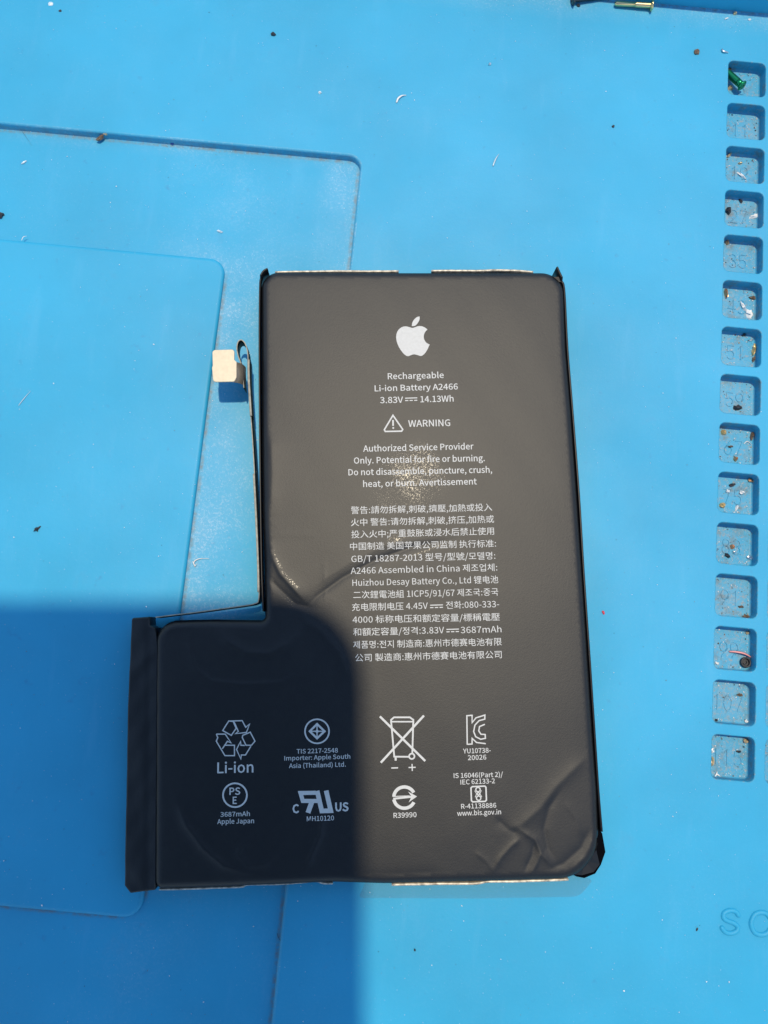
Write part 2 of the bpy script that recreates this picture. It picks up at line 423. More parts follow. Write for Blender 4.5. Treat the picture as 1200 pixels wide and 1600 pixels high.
# ---------------------------------------------------------------- the battery
ZT = 4.0
outl = [(408, 425), (640, 426), (881, 426), (885, 545), (893, 640), (911, 900), (927, 1150), (933, 1230), (938, 1372),
        (760, 1377.5), (600, 1381), (520, 1378.5), (440, 1382), (350, 1386), (241, 1389), (242, 1150), (243, 970), (330, 968), (414, 969), (413, 880), (410, 800), (409, 700)]
rad = [2.8, 0, 3.6, 0, 0, 0, 0, 0, 7.5, 0, 0, 0, 0, 0, 1.2, 0, 3.2, 0, 0.6, 0, 0, 0]
cor = [P2(u, v, 3.2) for u, v in outl]
O = np.array(fillet(cor, rad, 10, step=.5))
if np.sum(O[:, 0] * np.roll(O[:, 1], -1) - np.roll(O[:, 0], -1) * O[:, 1]) < 0: O = O[::-1]
def sdf(X):
    """distance inside the outline (positive) for points X"""
    a = O; b = np.roll(O, -1, 0); ab = b - a; L2 = (ab ** 2).sum(1)
    out = np.empty(len(X))
    for i in range(0, len(X), 4000):
        x = X[i:i + 4000, None, :]; t = np.clip(((x - a) * ab).sum(2) / L2, 0, 1)
        d = np.sqrt(((x - a - t[..., None] * ab) ** 2).sum(2)).min(1)
        yy = x[..., 1]; c = ((a[:, 1] > yy) != (b[:, 1] > yy)) & (x[..., 0] < (b[:, 0] - a[:, 0]) * (yy - a[:, 1]) / (b[:, 1] - a[:, 1] + 1e-12) + a[:, 0])
        out[i:i + 4000] = np.where(c.sum(1) % 2 == 1, d, -d)
    return out
def pdist(X, pl):
    """distance to, side of and position along an open polyline"""
    pl = np.array(pl); best = np.full(len(X), 1e9); side = np.zeros(len(X)); par = np.zeros(len(X)); n = len(pl) - 1
    for i in range(n):
        a, b = pl[i], pl[i + 1]; ab = b - a; t = np.clip(((X - a) @ ab) / (ab @ ab), 0, 1)
        dv = X - a - t[:, None] * ab; d = np.hypot(dv[:, 0], dv[:, 1])
        s = np.sign(ab[0] * (X[:, 1] - a[1]) - ab[1] * (X[:, 0] - a[0]))
        k = d < best; best = np.where(k, d, best); side = np.where(k, s, side); par = np.where(k, (i + t) / n, par)
    return best, side, par
# (pixel path on the photograph, amplitude mm, half width on the left side, on the right side of the path, fade at both ends)
CREASE = [
    ([(418, 838), (423, 866), (438, 897), (462, 924), (478, 941)], .20, 1.5, .55),
    ([(414, 838), (450, 834), (500, 836)], .035, .35, .5),
    ([(507, 870), (508, 905), (508, 945)], .03, .3, .4),
    ([(710, 842), (640, 856), (585, 876), (535, 903), (495, 932), (466, 962)], -.20, 1.0, .8),
    ([(690, 838), (600, 852), (545, 880), (505, 905), (480, 925)], .08, 1.1, 1.4),
    ([(412, 895), (436, 920), (462, 944), (500, 952)], -.16, .9, .7),
    ([(470, 965), (500, 985), (530, 1020), (548, 1070)], .14, 1.6, 1.6),
    ([(298, 978), (298, 1020), (306, 1045), (330, 1064), (380, 1069), (440, 1066), (480, 1040)], .12, .5, 1.2),
    ([(335, 978), (355, 1003), (385, 1020), (420, 1022), (452, 1005), (478, 975)], .24, 1.5, 1.1),
    ([(250, 990), (275, 978), (310, 973)], .14, .6, .8),
    ([(275, 1250), (292, 1290), (318, 1325), (350, 1352), (400, 1368)], .30, 1.1, .9),
    ([(505, 1270), (500, 1305), (487, 1335), (476, 1362)], .2, .9, .7),
    ([(385, 1305), (372, 1335), (388, 1352), (415, 1350), (436, 1328)], .15, .8, .8),
    ([(922, 1178), (895, 1203), (868, 1230), (845, 1262), (815, 1288), (780, 1302)], .16, 1.5, 1.7),
    ([(880, 1228), (858, 1262), (850, 1295), (856, 1325), (872, 1350)], -.13, .9, .9),
    ([(806, 1292), (836, 1312), (846, 1334), (868, 1358)], .15, .6, .6),
    ([(772, 1276), (794, 1296), (812, 1304)], -.10, .8, .8),
    ([(815, 1308), (798, 1322), (782, 1340), (768, 1366)], .14, .9, .6),
    ([(836, 1312), (832, 1336), (818, 1366)], -.13, .7, .6),
    ([(846, 1330), (838, 1350), (826, 1372)], .12, .5, .6),
    ([(925, 1290), (908, 1325), (880, 1350), (850, 1360)], -.12, .9, 1.0),
    ([(932, 1300), (915, 1338), (890, 1362)], .10, .6, .6),
    ([(700, 1362), (620, 1366), (540, 1366)], -.05, 1.0, 1.0),
    ([(812, 1225), (760, 1262), (720, 1300), (650, 1330)], .02, 3, 3),
    ([(423, 670), (425, 740), (422, 812)], .14, 2.6, .7),
    ([(880, 1250), (900, 1280), (908, 1310)], .05, .8, .5),
    ([(740, 1330), (760, 1345), (775, 1368)], .06, .6, .6),
]
CR = [([P2(u, v, ZT) for u, v in pl], a, w1, w2) for pl, a, w1, w2 in CREASE]
def surf(X, d=None, flat=False):
    X = np.asarray(X, float)
    if d is None: d = sdf(X)
    r = 1.15; dd = np.clip(d, 0, r)
    z = ZT - r + np.sqrt(np.maximum(r * r - (r - dd) ** 2, 0))
    x, y = X[:, 0], X[:, 1]
    wv = .010 * np.sin(x * .31 + y * .17) + .008 * np.sin(x * .13 - y * .41 + 1) + .006 * np.sin(x * .7 + y * .55)
    # the pouch swells a little in the middle and sinks along its rim
    z = z + wv * np.clip(d / 3, 0, 1) - .10 * np.exp(-np.clip(d, 0, 20) / 1.6)
    env = np.clip((d - .15) / 1.0, 0, 1)
    for pl, a, w1, w2 in CR:
        q, s, t = pdist(X, pl); wd = np.where(s > 0, w1, w2)
        z = z + .8 * a * np.exp(-(np.sqrt((q / wd) ** 2 + .03) - .17) * 1.9) * np.clip(t * 5, 0.15, 1) * np.clip((1 - t) * 4, 0.1, 1) * env
    return z
bat = empty('phone_battery', (*P2(640, 900, 0), 0), 'large black L-shaped phone battery with white print and apple logo lying on the blue mat', 'battery')
B0 = Vector(bat.location) / S
# points: rim rings + grid
nrm = np.roll(O, -1, 0) - np.roll(O, 1, 0); nrm /= np.hypot(nrm[:, 0], nrm[:, 1])[:, None]; nin = np.c_[-nrm[:, 1], nrm[:, 0]]
pts = [O]
for off in (.06, .16, .3, .5, .75, 1.05):
    q = O + nin * off; dq = sdf(q); pts.append(q[dq > off * .93])
gs = .40
gx, gy = np.meshgrid(np.arange(O[:, 0].min(), O[:, 0].max(), gs), np.arange(O[:, 1].min(), O[:, 1].max(), gs))
gx = gx + (np.arange(gx.shape[0]) % 2)[:, None] * gs / 2
g = np.c_[gx.ravel(), gy.ravel()]; g = g[sdf(g) > 1.25]
near = np.full(len(g), 9.0)
for pl, a, w1, w2 in CR:
    if abs(a) > .045: near = np.minimum(near, pdist(g, pl)[0])
pts.append(g)
k_ = near < .75
pts.append(g[k_] + [.2, 0]); pts.append(g[k_] + [.1, .2]); pts.append(g[k_] + [-.1, .2])
X = np.vstack(pts); n0 = len(O)
cdt = delaunay_2d_cdt([Vector(p) for p in X], [(i, (i + 1) % n0) for i in range(n0)], [], 1, 1e-6)
XV = np.array([tuple(p) for p in cdt[0]]); F = [tuple(f) for f in cdt[2]]
dV = np.maximum(sdf(XV), 0); ZV = surf(XV, dV)
F = [f if np.cross(XV[f[1]] - XV[f[0]], XV[f[2]] - XV[f[0]]) > 0 else f[::-1] for f in F]
mb = MB(); mb.add(np.c_[XV, ZV].tolist(), F)
zr = surf(O, np.zeros(n0))
ring = lambda off, z: [(O[i, 0] + nin[i, 0] * off, O[i, 1] + nin[i, 1] * off, z if np.isscalar(z) else z[i]) for i in range(n0)]
loft(mb, [ring(0, zr), ring(-.03, 2.0), ring(0.02, .6), ring(.35, .12), ring(.7, .05)], flip=True)
cap(mb, ring(.7, .05), flip=True)
body = mb.build('cell', M_wrap, bat)
# weld rim
bm = bmesh.new(); bm.from_mesh(body.data); bmesh.ops.remove_doubles(bm, verts=bm.verts, dist=1e-7); bm.to_mesh(body.data); bm.free()

# print ------------------------------------------------------------------
def lay(name, verts2, faces, parent=bat, m=M_ink, lift=.03, label=None):
    V2 = np.array(verts2)[:, :2]; z = surf(V2) + lift
    f = []
    for q in faces:
        a = sum(V2[q[i]][0] * V2[q[(i + 1) % len(q)]][1] - V2[q[(i + 1) % len(q)]][0] * V2[q[i]][1] for i in range(len(q)))
        f.append(tuple(q) if a > 0 else tuple(q[::-1]))
    o = mesh(name, np.c_[V2, z].tolist(), f, m, parent, smooth=False)
    if label: o['label'] = label
    return o
CAP = .727
def line(s, x0, y0, x1, y1, caph, name='text_line', bold=.010, sp=1.0):
    """one printed line: left and right end of the baseline and the cap height in pixels of the photograph"""
    v, f = textmesh(s, bold=bold, sp=sp, res=2)
    a = np.array(P2(x0, y0, ZT)); b = np.array(P2(x1, y1, ZT)); d = b - a; L = np.hypot(*d); ux = d / L; uy = np.array([-ux[1], ux[0]])
    k = abs(P2(x0, y0 - 50, ZT)[1] - P2(x0, y0 + 50, ZT)[1]) / 100
    sx = L / (v[:, 0].max() - v[:, 0].min()); sy = caph * k / CAP
    w2 = a + ((v[:, 0] - v[:, 0].min()) * sx)[:, None] * ux + (v[:, 1] * sy)[:, None] * uy
    return lay(name, w2, f)
def stroke(pl, wd, closed=False):
    p = np.array(pl, float); n = len(p); vs = []; fs = []
    for i in range(n):
        a = p[i] - p[i - 1] if (i or closed) else p[1] - p[0]; b = p[(i + 1) % n] - p[i] if (i < n - 1 or closed) else a
        a = a / (np.hypot(*a) + 1e-9); b = b / (np.hypot(*b) + 1e-9)
        na = np.array([-a[1], a[0]]); nb = np.array([-b[1], b[0]]); m = na + nb; m /= (np.hypot(*m) + 1e-9)
        k = wd / 2 / max(m @ na, .45); vs += [p[i] + m * k, p[i] - m * k]
    for i in range(n if closed else n - 1):
        j = (i + 1) % n; fs.append((2 * i, 2 * j, 2 * j + 1, 2 * i + 1))
    return vs, fs
def mark(name, strokes=(), fills=(), org=(0, 0), sc=1.0, label=None):
    """printed symbol: strokes = [(points, width, closed)], fills = [points] in zoomed pixels (origin org, scale sc)"""
    allv = []; allf = []; k = 0
    to = lambda q: P2(org[0] + q[0] / sc, org[1] + q[1] / sc, ZT)
    for pl, wd, cl in strokes:
        v, f = stroke(pl, wd, cl); b = len(allv); allv += [np.append(to(q), k) for q in v]; allf += [tuple(i + b for i in q) for q in f]; k += 1
    for pl in fills:
        b = len(allv); allv += [np.append(to(q), k) for q in pl]; k += 1
        allf += [tuple(i + b for i in t) for t in tessellate_polygon([[Vector((q[0], q[1], 0)) for q in pl]])]
    V2 = np.array(allv)
    o = lay(name, V2, allf)
    for i, vv in enumerate(o.data.vertices): vv.co.z += V2[i, 2] * .0000012   # crossing strokes lie one on the other
    if label: o['label'] = label
    return o
def circ(cx, cy, r, n=40, a0=0, a1=360): return [(cx + r * math.cos(math.radians(a0 + (a1 - a0) * i / n)), cy - r * math.sin(math.radians(a0 + (a1 - a0) * i / n))) for i in range(n + (0 if a1 - a0 == 360 else 1))]

appl = spline([(590, 434), (520, 415), (440, 402), (360, 425), (290, 490), (255, 590), (262, 700), (300, 810), (360, 910), (430, 990), (495, 1022), (555, 1003), (625, 985), (700, 1000),
               (772, 1018), (840, 975), (900, 890), (950, 780), (880, 740), (836, 670), (830, 590), (856, 520), (905, 465), (850, 425), (780, 398), (715, 397), (650, 418)], 6, (17, 22))
leaf = spline([(578, 398), (592, 320), (640, 245), (695, 205), (742, 195), (738, 262), (700, 335), (645, 388)], 6, (0, 4))
mark('apple_logo', fills=[appl, leaf], org=(600, 480), sc=13.333)
line('Rechargeable', 606, 592.6, 693.5, 590.6, 9.2)
line('Li-ion Battery A2466', 585.5, 611.5, 715.5, 608.5, 9.2)
line('3.83V', 594, 630, 630, 629.2, 9.4); line('14.13Wh', 657, 628.6, 708.8, 627.4, 9.4)
def dcsym(x0, y0, x1, y1):
    g = lambda t, dy: (x0 + (x1 - x0) * t, y0 + (y1 - y0) * t + dy)
    mark('direct_current_symbol', [([g(0, -1.9), g(1, -1.9)], 1.5, False)] + [([g(a, 1.9), g(b, 1.9)], 1.5, False) for a, b in ((0, .26), (.37, .63), (.74, 1))])
dcsym(633, 624.2, 652, 623.6)
mark('warning_triangle', [([(376, 716), (322, 806), (328, 817), (430, 815), (437, 804)], 9, True), ([(376, 745), (377, 782)], 10, False)], [circ(378, 795, 6, 12)], (520, 470), 4.0)
line('WARNING', 638, 667, 703.5, 665.6, 10.2)
line('Authorized Service Provider', 567.5, 705.8, 740, 702, 9.6)
line('Only. Potential for fire or burning.', 553, 724.5, 757.5, 720.4, 9.6)
line('Do not disassemble, puncture, crush,', 544.5, 742.8, 769, 738.5, 9.6)
line('heat, or burn. Avertissement', 567.5, 761, 745, 756.8, 9.6)
for s, x0, y0, x1, y1, c in (
    ('警告:請勿拆解,刺破,擠壓,加熱或投入', 548.5, 802.3, 769, 797.3, 9.6), ('火中 警告:请勿拆解,刺破,挤压,加热或', 548.5, 821.3, 772, 815.8, 9.6),
    ('投入火中;严重鼓胀或浸水后禁止使用', 549, 840, 772, 834.5, 9.6), ('中国制造 美国苹果公司监制 执行标准:', 547, 858.8, 775, 853.9, 9.6),
    ('GB/T 18287-2013 型号/型號/모델명:', 549, 878.3, 774, 873, 9.8), ('A2466 Assembled in China 제조업체:', 548, 896.8, 777, 891.3, 9.8),
    ('Huizhou Desay Battery Co., Ltd 锂电池', 550.7, 915.5, 778.6, 910.2, 9.8), ('二次鋰電池組 1ICP5/91/67 제조국:중국', 552, 934.5, 778.6, 929.6, 9.8),
    ('充电限制电压 4.45V', 550, 953.8, 668.5, 951.2, 9.8), ('전화:080-333-', 697, 950.6, 780, 948.6, 9.8),
    ('4000 标称电压和额定容量/標稱電壓', 551, 973.3, 781, 968.6, 9.8),
    ('和額定容量/정격:3.83V', 552, 992.6, 694, 989.3, 9.8), ('3687mAh', 720, 989.4, 783.6, 987.8, 9.8),
    ('제품명:전지 制造商:惠州市德赛电池有限', 552, 1012.5, 784, 1007.4, 9.8), ('公司 製造商:惠州市德賽电池有限公司', 555, 1032.8, 784, 1027.4, 9.8)):
    line(s, x0, y0, x1, y1, c, bold=.0)
dcsym(672, 947.6, 692, 947.0); dcsym(697.5, 985.4, 717, 984.8)

o4 = ((320, 1100), 5.0); o5 = ((570, 1100), 5.0)
W = 9
mark('recycling_mark', [([(140, 207), (187, 133), (222, 136), (245, 190), (207, 245)], W, True),
     ([(194, 133), (292, 130), (320, 182), (350, 157), (325, 222), (240, 232), (262, 214), (229, 140)], W, False),
     ([(355, 220), (392, 290), (365, 322), (322, 322), (293, 262), (296, 245)], W, True),
     ([(360, 330), (318, 398), (285, 398), (282, 430), (248, 355), (280, 292), (282, 322), (312, 324)], W, False),
     ([(90, 235), (160, 235), (205, 303), (177, 291), (137, 350)], W, False), ([(90, 235), (102, 262), (90, 290), (130, 357), (158, 403), (232, 403), (232, 322), (152, 322)], W, False)], (), *o4)
line('Li-ion', 339.5, 1208, 396, 1206.6, 16.6, bold=.012)
mark('circled_safety_mark', [(circ(236, 712, 93), 13, True)], (), *o4)
line('PS', 358.5, 1241.8, 375.5, 1241.4, 11, bold=.02); line('E', 363.6, 1256, 370, 1255.8, 11, bold=.02)
line('3687mAh', 344.5, 1276.2, 390.5, 1274.8, 7.2); line('Apple Japan', 339.5, 1287.4, 397, 1286, 7.4)
mark('circled_diamond_mark', [(circ(877, 213, 94), 12, True), ([(877, 156), (936, 213), (877, 268), (820, 213)], 16, True), ([(877, 168), (877, 256)], 9, False), ([(832, 213), (924, 213)], 9, False)],
     [[(877, 196), (894, 213), (877, 230), (860, 213)]], *o4)
line('TIS 2217-2548', 463.6, 1177.4, 528, 1175.6, 6.9); line('Importer: Apple South', 444.4, 1188.2, 547.4, 1185.2, 6.9); line('Asia (Thailand) Ltd.', 451.6, 1200, 540.4, 1197.6, 6.9)
mark('component_mark', [([(868, 693), (748, 695), (766, 757), (882, 757)], 32, False), ([(838, 760), (806, 850)], 38, False), ([(878, 678), (914, 835), (984, 833), (948, 676)], 36, False)], (), *o4)
line('C', 457, 1270.2, 467.4, 1269.9, 13, bold=.035); line('US', 523.8, 1267.4, 544.8, 1266.9, 13, bold=.035); line('MH10120', 479.4, 1283, 522, 1281.5, 7.4)
mark('crossed_bin_mark', [([(118, 97), (472, 445)], 17, False), ([(125, 458), (462, 90)], 17, False), ([(206, 150), (205, 124), (228, 104), (352, 104), (379, 124), (379, 150)], 13, False), ([(212, 138), (373, 138)], 11, False),
     ([(207, 150), (230, 411), (342, 412)], 13, False), ([(378, 150), (371, 384)], 13, False), (circ(367, 408, 21, 24), 12, True), ([(241, 418), (241, 442)], 16, False),
     ([(207, 500), (260, 498)], 10, False), ([(342, 496), (397, 494)], 9, False), ([(369, 468), (371, 523)], 9, False)], (), *o5)
mark('kc_mark', [([(800, 318), (797, 91), (838, 88), (838, 146), (868, 108), (938, 86), (937, 118), (892, 130), (860, 165), (850, 215), (866, 255), (905, 275), (942, 268), (940, 238), (907, 236), (890, 210), (896, 176), (938, 158)], 10, False),
     ([(803, 315), (838, 312), (838, 268), (872, 300), (945, 310)], 10, False)], (), *o5)
line('YU10738-', 723.6, 1177.2, 767, 1175.8, 7.4); line('20026', 731, 1187.6, 760, 1186.6, 7.4)
line('IS 16046(Part 2)/', 709, 1215.6, 786, 1213.6, 7.4); line('IEC 62133-2', 719.6, 1225.8, 773.4, 1223.6, 7.4)
mark('boxed_standard_mark', [([(840, 645), (937, 641), (946, 650), (950, 750), (940, 760), (843, 764), (833, 755), (829, 655)], 11, True), (circ(884, 668, 17, 20), 9, True), (circ(889, 735, 17, 20), 9, True), (circ(887, 701, 9, 16), 8, True),
     ([(858, 676), (874, 701), (862, 728)], 6, False), ([(910, 674), (898, 701), (914, 726)], 6, False)], (), *o5)
line('R-41138886', 720.6, 1263.6, 775.4, 1261.7, 7.4); line('www.bis.gov.in', 714.4, 1274.6, 783, 1272, 7.6)
mark('ring_arrow_mark', [(circ(309, 731, 83, 26, 28, 172), 26, False), (circ(309, 731, 83, 26, 190, 334), 26, False), ([(222, 740), (370, 724)], 15, False), ([(216, 722), (350, 718)], 7, False)], [[(338, 684), (408, 722), (342, 768), (366, 724)]], *o5)
line('R39990', 615, 1278, 651, 1276.6, 7.8)

# wrapping tape edges, foil strips, end cover, crumpled corner ------------------------------
def ribbon(name, path, zb, zt_, th, mats, parent, topmat=0, wob=0.0):
    """upright strip: path in mm, z range, thickness; mats[0] sides, mats[topmat] its upper edge"""
    p = np.array(path, float); n = len(p); mb = MB(); rings = []
    for i in range(n):
        a = p[min(i + 1, n - 1)] - p[max(i - 1, 0)]; a /= np.hypot(*a); nn = np.array([-a[1], a[0]]) * th / 2
        b_ = zb[i] if hasattr(zb, '__len__') else zb; t_ = (zt_[i] if hasattr(zt_, '__len__') else zt_) + wob * math.sin(i * 1.7) * .5 + wob * math.sin(i * .6)
        rings.append([(*(p[i] + nn), b_), (*(p[i] + nn), t_ - th * .15), (*(p[i] + nn * .5), t_), (*(p[i] - nn * .5), t_), (*(p[i] - nn), t_ - th * .15), (*(p[i] - nn), b_)])
    v = [q for r in rings for q in r]; f = []; mi = []
    for i in range(n - 1):
        for j in range(6):
            k = (j + 1) % 6; f.append((i * 6 + j, i * 6 + k, (i + 1) * 6 + k, (i + 1) * 6 + j)); mi.append(topmat if j in (1, 2, 3) else 0)
    f += [tuple(range(6)), tuple(range((n - 1) * 6, n * 6))[::-1]]; mi += [0, 0]
    mb.v = v; mb.f = f; mb.m = mi; mb.s = [True] * len(f)
    o = mb.build(name, mats, parent)
    bm = bmesh.new(); bm.from_mesh(o.data); bmesh.ops.recalc_face_normals(bm, faces=bm.faces); bm.to_mesh(o.data); bm.free()
    return o
def ppath(pl, z, n=6, closed=False): return spline([P2(u, v, z) for u, v in pl], n, closed=closed)
lt = ppath([(418.5, 421), (412, 425), (407, 434), (405.5, 450), (404.8, 520), (405, 620), (405.8, 720), (407, 820), (408.5, 900), (411, 955)], 3.9)
ribbon('side_tape', lt, .4, [4.3 if i < 12 else 3.75 for i in range(len(lt))], .22, [M_tape], bat)
lt = ppath([(869.5, 419), (873, 427), (878, 438), (882.5, 455), (887.3, 545), (895, 640), (905, 770), (913, 900), (922, 1030), (930, 1150), (936, 1240), (941, 1300)], 3.7)
ribbon('side_tape', lt, .4, [4.2 if i < 12 else 3.6 for i in range(len(lt))], .28, [M_tape], bat)
# small tape web at the right horn
mb = MB(); q = [P(862, 433, 3.5), P(874, 432.5, 3.6), P(879, 441, 3.5), P(872, 440, 3.4)]
mb.add(q + [(a, b, c - .3) for a, b, c in q], [(3, 2, 1, 0), (4, 5, 6, 7), (0, 1, 5, 4), (1, 2, 6, 5), (2, 3, 7, 6), (3, 0, 4, 7)], 0, False)
o = mb.build('tape_web', M_tape, bat)
for pl, z, th in (([(430, 425.5), (470, 424.5), (520, 424), (575, 424), (623, 424)], 3.2, .28), ([(674, 423.5), (710, 423), (752, 423.2), (775, 422.2), (810, 423.4), (833, 425)], 3.2, .28),
              ([(249, 1389.5), (300, 1388.5), (350, 1386.5), (378, 1385.5), (388, 1382), (430, 1381.5), (468, 1379), (495, 1377), (505, 1380), (520, 1380)], 3.0, .20),
              ([(612, 1382), (680, 1381), (740, 1380.5), (762, 1377.5), (800, 1377), (840, 1376), (888, 1374)], 3.0, .30)):
    pp = ppath(pl, z, 6); ribbon('foil_strip', pp, z - 1.3, z + .15, th, [M_foil], bat, wob=.03)
# thin, almost clear grey sheet showing below the lower edge
M_sheet, t_, b_, N_, L_ = nodes('faint_grey_sheet'); b_.inputs['Base Color'].default_value = (.20, .27, .27, 1); b_.inputs['Alpha'].default_value = .09; b_.inputs['Roughness'].default_value = .3
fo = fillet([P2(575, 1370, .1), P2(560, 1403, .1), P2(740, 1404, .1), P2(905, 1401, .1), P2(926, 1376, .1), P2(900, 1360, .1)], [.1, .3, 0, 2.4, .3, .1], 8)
mb = MB(); r0 = [(x, y, .06) for x, y in fo]; r1 = [(x, y, .12) for x, y in fo]; loft(mb, [r0, r1]); cap(mb, r1); cap(mb, r0, flip=True); mb.build('lower_edge_sheet', M_sheet, bat)
# end cover of the circuit board, left of the cell
mb = MB(); zc = 3.7
oc = [P2(205, 965.5, zc), P2(234, 963.5, zc), P2(234, 977, zc), P2(243, 981, zc), P2(246, 1010, zc), P2(245, 1150, zc), P2(243, 1391, zc), P2(203, 1396.5, zc), P2(193.5, 1385, zc), P2(196, 1250, zc), P2(199, 1100, zc)]
oc = fillet(oc, [.35, .1, .2, .1, 0, 0, .2, .3, .3, 0, 0], 4, step=.6)
if sum(oc[i][0] * oc[(i + 1) % len(oc)][1] - oc[(i + 1) % len(oc)][0] * oc[i][1] for i in range(len(oc))) < 0: oc = oc[::-1]
ocn = np.array(oc); tn = np.roll(ocn, -1, 0) - np.roll(ocn, 1, 0); tn /= np.hypot(tn[:, 0], tn[:, 1])[:, None]; ni = np.c_[-tn[:, 1], tn[:, 0]]
ca, cb = np.array(P2(243, 985, zc)), np.array(P2(241, 1391, zc)); cu_ = (cb - ca) / np.hypot(*(cb - ca)); cn_ = np.array([cu_[1], -cu_[0]])
def zcov(X):
    X = np.asarray(X); t = (X - ca) @ cu_; q = np.abs((X - ca) @ cn_)
    return zc - .10 * np.exp(-((q - .9) / .35) ** 2) - .22 * (q / 4.4) ** 2 + .05 * np.sin(t * .35 + q) * np.clip(q / 2, 0, 1) + .03 * np.sin(t * 1.3 - q * 2) + .10 * np.exp(-((t - 3 - q * .8) / .9) ** 2) - .08 * np.exp(-((t - 38 + q * 1.2) / 1.2) ** 2)
r_ = lambda off, z: [(ocn[i, 0] + ni[i, 0] * off, ocn[i, 1] + ni[i, 1] * off, z) for i in range(len(oc))]
rt = [(x, y, float(zcov([[x, y]])[0])) for x, y, _ in r_(.22, 0)]
loft(mb, [r_(.1, .15), r_(0, .5), [(a_, b_, c_ - .22) for (a_, b_, _), (_, _, c_) in zip(r_(0, 0), rt)], [(a_, b_, c_ - .06) for (a_, b_, _), (_, _, c_) in zip(r_(.06, 0), rt)], rt])
nO = len(rt); gx, gy = np.meshgrid(np.arange(ocn[:, 0].min(), ocn[:, 0].max(), .45), np.arange(ocn[:, 1].min(), ocn[:, 1].max(), .45)); g = np.c_[gx.ravel(), gy.ravel()]
rt2 = np.array(rt)[:, :2]; O_keep = O; O = rt2; g = g[sdf(g) > .3]; O = O_keep
cdt = delaunay_2d_cdt([Vector(p) for p in np.vstack([rt2, g])], [(i, (i + 1) % nO) for i in range(nO)], [], 1, 1e-6)
cv_ = np.array([tuple(p) for p in cdt[0]]); cf_ = [tuple(f) for f in cdt[2]]
cf_ = [f if np.cross(cv_[f[1]] - cv_[f[0]], cv_[f[2]] - cv_[f[0]]) > 0 else f[::-1] for f in cf_]
mb.add(np.c_[cv_, zcov(cv_)].tolist(), cf_); cap(mb, r_(.1, .15), flip=True)
mb.build('end_cover', M_wrap, bat)
# crumpled fold at the lower right corner
cv = [(900, 1369.5, 1.6), (913, 1372, 1.3), (930, 1365, 1.3), (939, 1351, 1.4), (946, 1331, 1.6), (941, 1302, 2.3), (936, 1296, 3.0)]
inn = [(895, 1366, 3.2), (909, 1367.5, 2.9), (927.5, 1362.5, 2.9), (937, 1350.5, 3.1), (931.5, 1328, 3.5), (934, 1318, 3.6), (930, 1300, 3.7)]
pk = [(884, 1352, 3.4), (900, 1352, 3.3), (915, 1345, 3.0), (924, 1339, 3.35), (926, 1328, 3.0), (926, 1316, 3.1), (924, 1300, 3.2)]
lo = [(x - .2, y + .2, .2) for x, y, _ in [P(u, v, z) for u, v, z in cv]]
R0 = lo; R1 = [P(*q) for q in cv]; R2 = [P(*q) for q in inn]; R3_ = [P(*q) for q in pk]; R4 = [(x - .8, y + .8, .4) for x, y, _ in R3_]
mb = MB(); nn_ = len(cv)
for a, b in ((R0, R1), (R1, R2), (R2, R3_), (R3_, R4)):
    mb.add(list(a) + list(b), [(i, i + 1, nn_ + i + 1, nn_ + i) for i in range(nn_ - 1)], 0, False)
for i_, f_ in enumerate(mb.f): mb.m[i_] = 1 if 2 * (nn_ - 1) <= i_ < 3 * (nn_ - 1) else 0
o = mb.build('corner_fold', [M_skirt, M_fold2], bat)
bm = bmesh.new(); bm.from_mesh(o.data); bmesh.ops.remove_doubles(bm, verts=bm.verts, dist=1e-7)
bmesh.ops.triangulate(bm, faces=bm.faces)
bmesh.ops.recalc_face_normals(bm, faces=bm.faces); bm.to_mesh(o.data); bm.free()

# flex cable standing on edge, loop and connector
fx = ppath([(243, 964.5), (270, 961), (300, 957.5), (340, 952), (380, 946.5), (398, 943), (404, 936), (404.5, 900), (401.5, 820), (397.5, 740), (394, 680), (391, 640), (389, 600), (387.5, 560), (386, 546), (382.5, 536), (377, 531), (371.8, 534), (370, 544), (372, 556), (376.5, 568), (378.5, 580), (379.5, 592), (381, 606)], 3.7)
zt_ = []
for i in range(len(fx)):
    zt_.append(3.7)
zb_ = [.35 if i < 70 else 1.2 for i in range(len(fx))]
ribbon('flex_cable', fx, zb_, zt_, .16, [M_flex, M_flexedge], bat, topmat=1)
st = ppath([(388.3, 562), (388.6, 590), (390.5, 625), (392.2, 650)], 3.85); ribbon('stiffener', st, 1.5, 3.95, .34, [M_flex, M_flexedge], bat, topmat=1)
st = ppath([(396.5, 740), (399.5, 800), (401.8, 850), (403.2, 890), (403.6, 925)], 3.85); ribbon('stiffener', st, 1.5, 3.9, .3, [M_flex, M_flexedge], bat, topmat=1)
# bend from the connector plate down to the cable
ZP = 5.0
mb = MB(); ra, rb = [], []
for k in range(9):
    a = math.pi / 2 * k / 8
    for lst, (u0, v0) in ((ra, (366, 565.5)), (rb, (366, 597.5))):
        x, y, _ = P(u0, v0, ZP); e0 = np.array(P2(380, v0, ZP)) - np.array((x, y)); L = np.hypot(*e0); e0 /= L
        lst.append((x + e0[0] * L * math.sin(a), y + e0[1] * L * math.sin(a), ZP - 2.6 * (1 - math.cos(a))))
th = .12
v = ra + rb + [(a, b, c - th) for a, b, c in ra] + [(a, b, c - th) for a, b, c in rb]; n = 9
f = [(i, n + i, n + i + 1, i + 1) for i in range(n - 1)] + [(2 * n + i, 2 * n + i + 1, 3 * n + i + 1, 3 * n + i) for i in range(n - 1)]
f += [(i, i + 1, 2 * n + i + 1, 2 * n + i) for i in range(n - 1)] + [(n + i, 3 * n + i, 3 * n + i + 1, n + i + 1) for i in range(n - 1)]
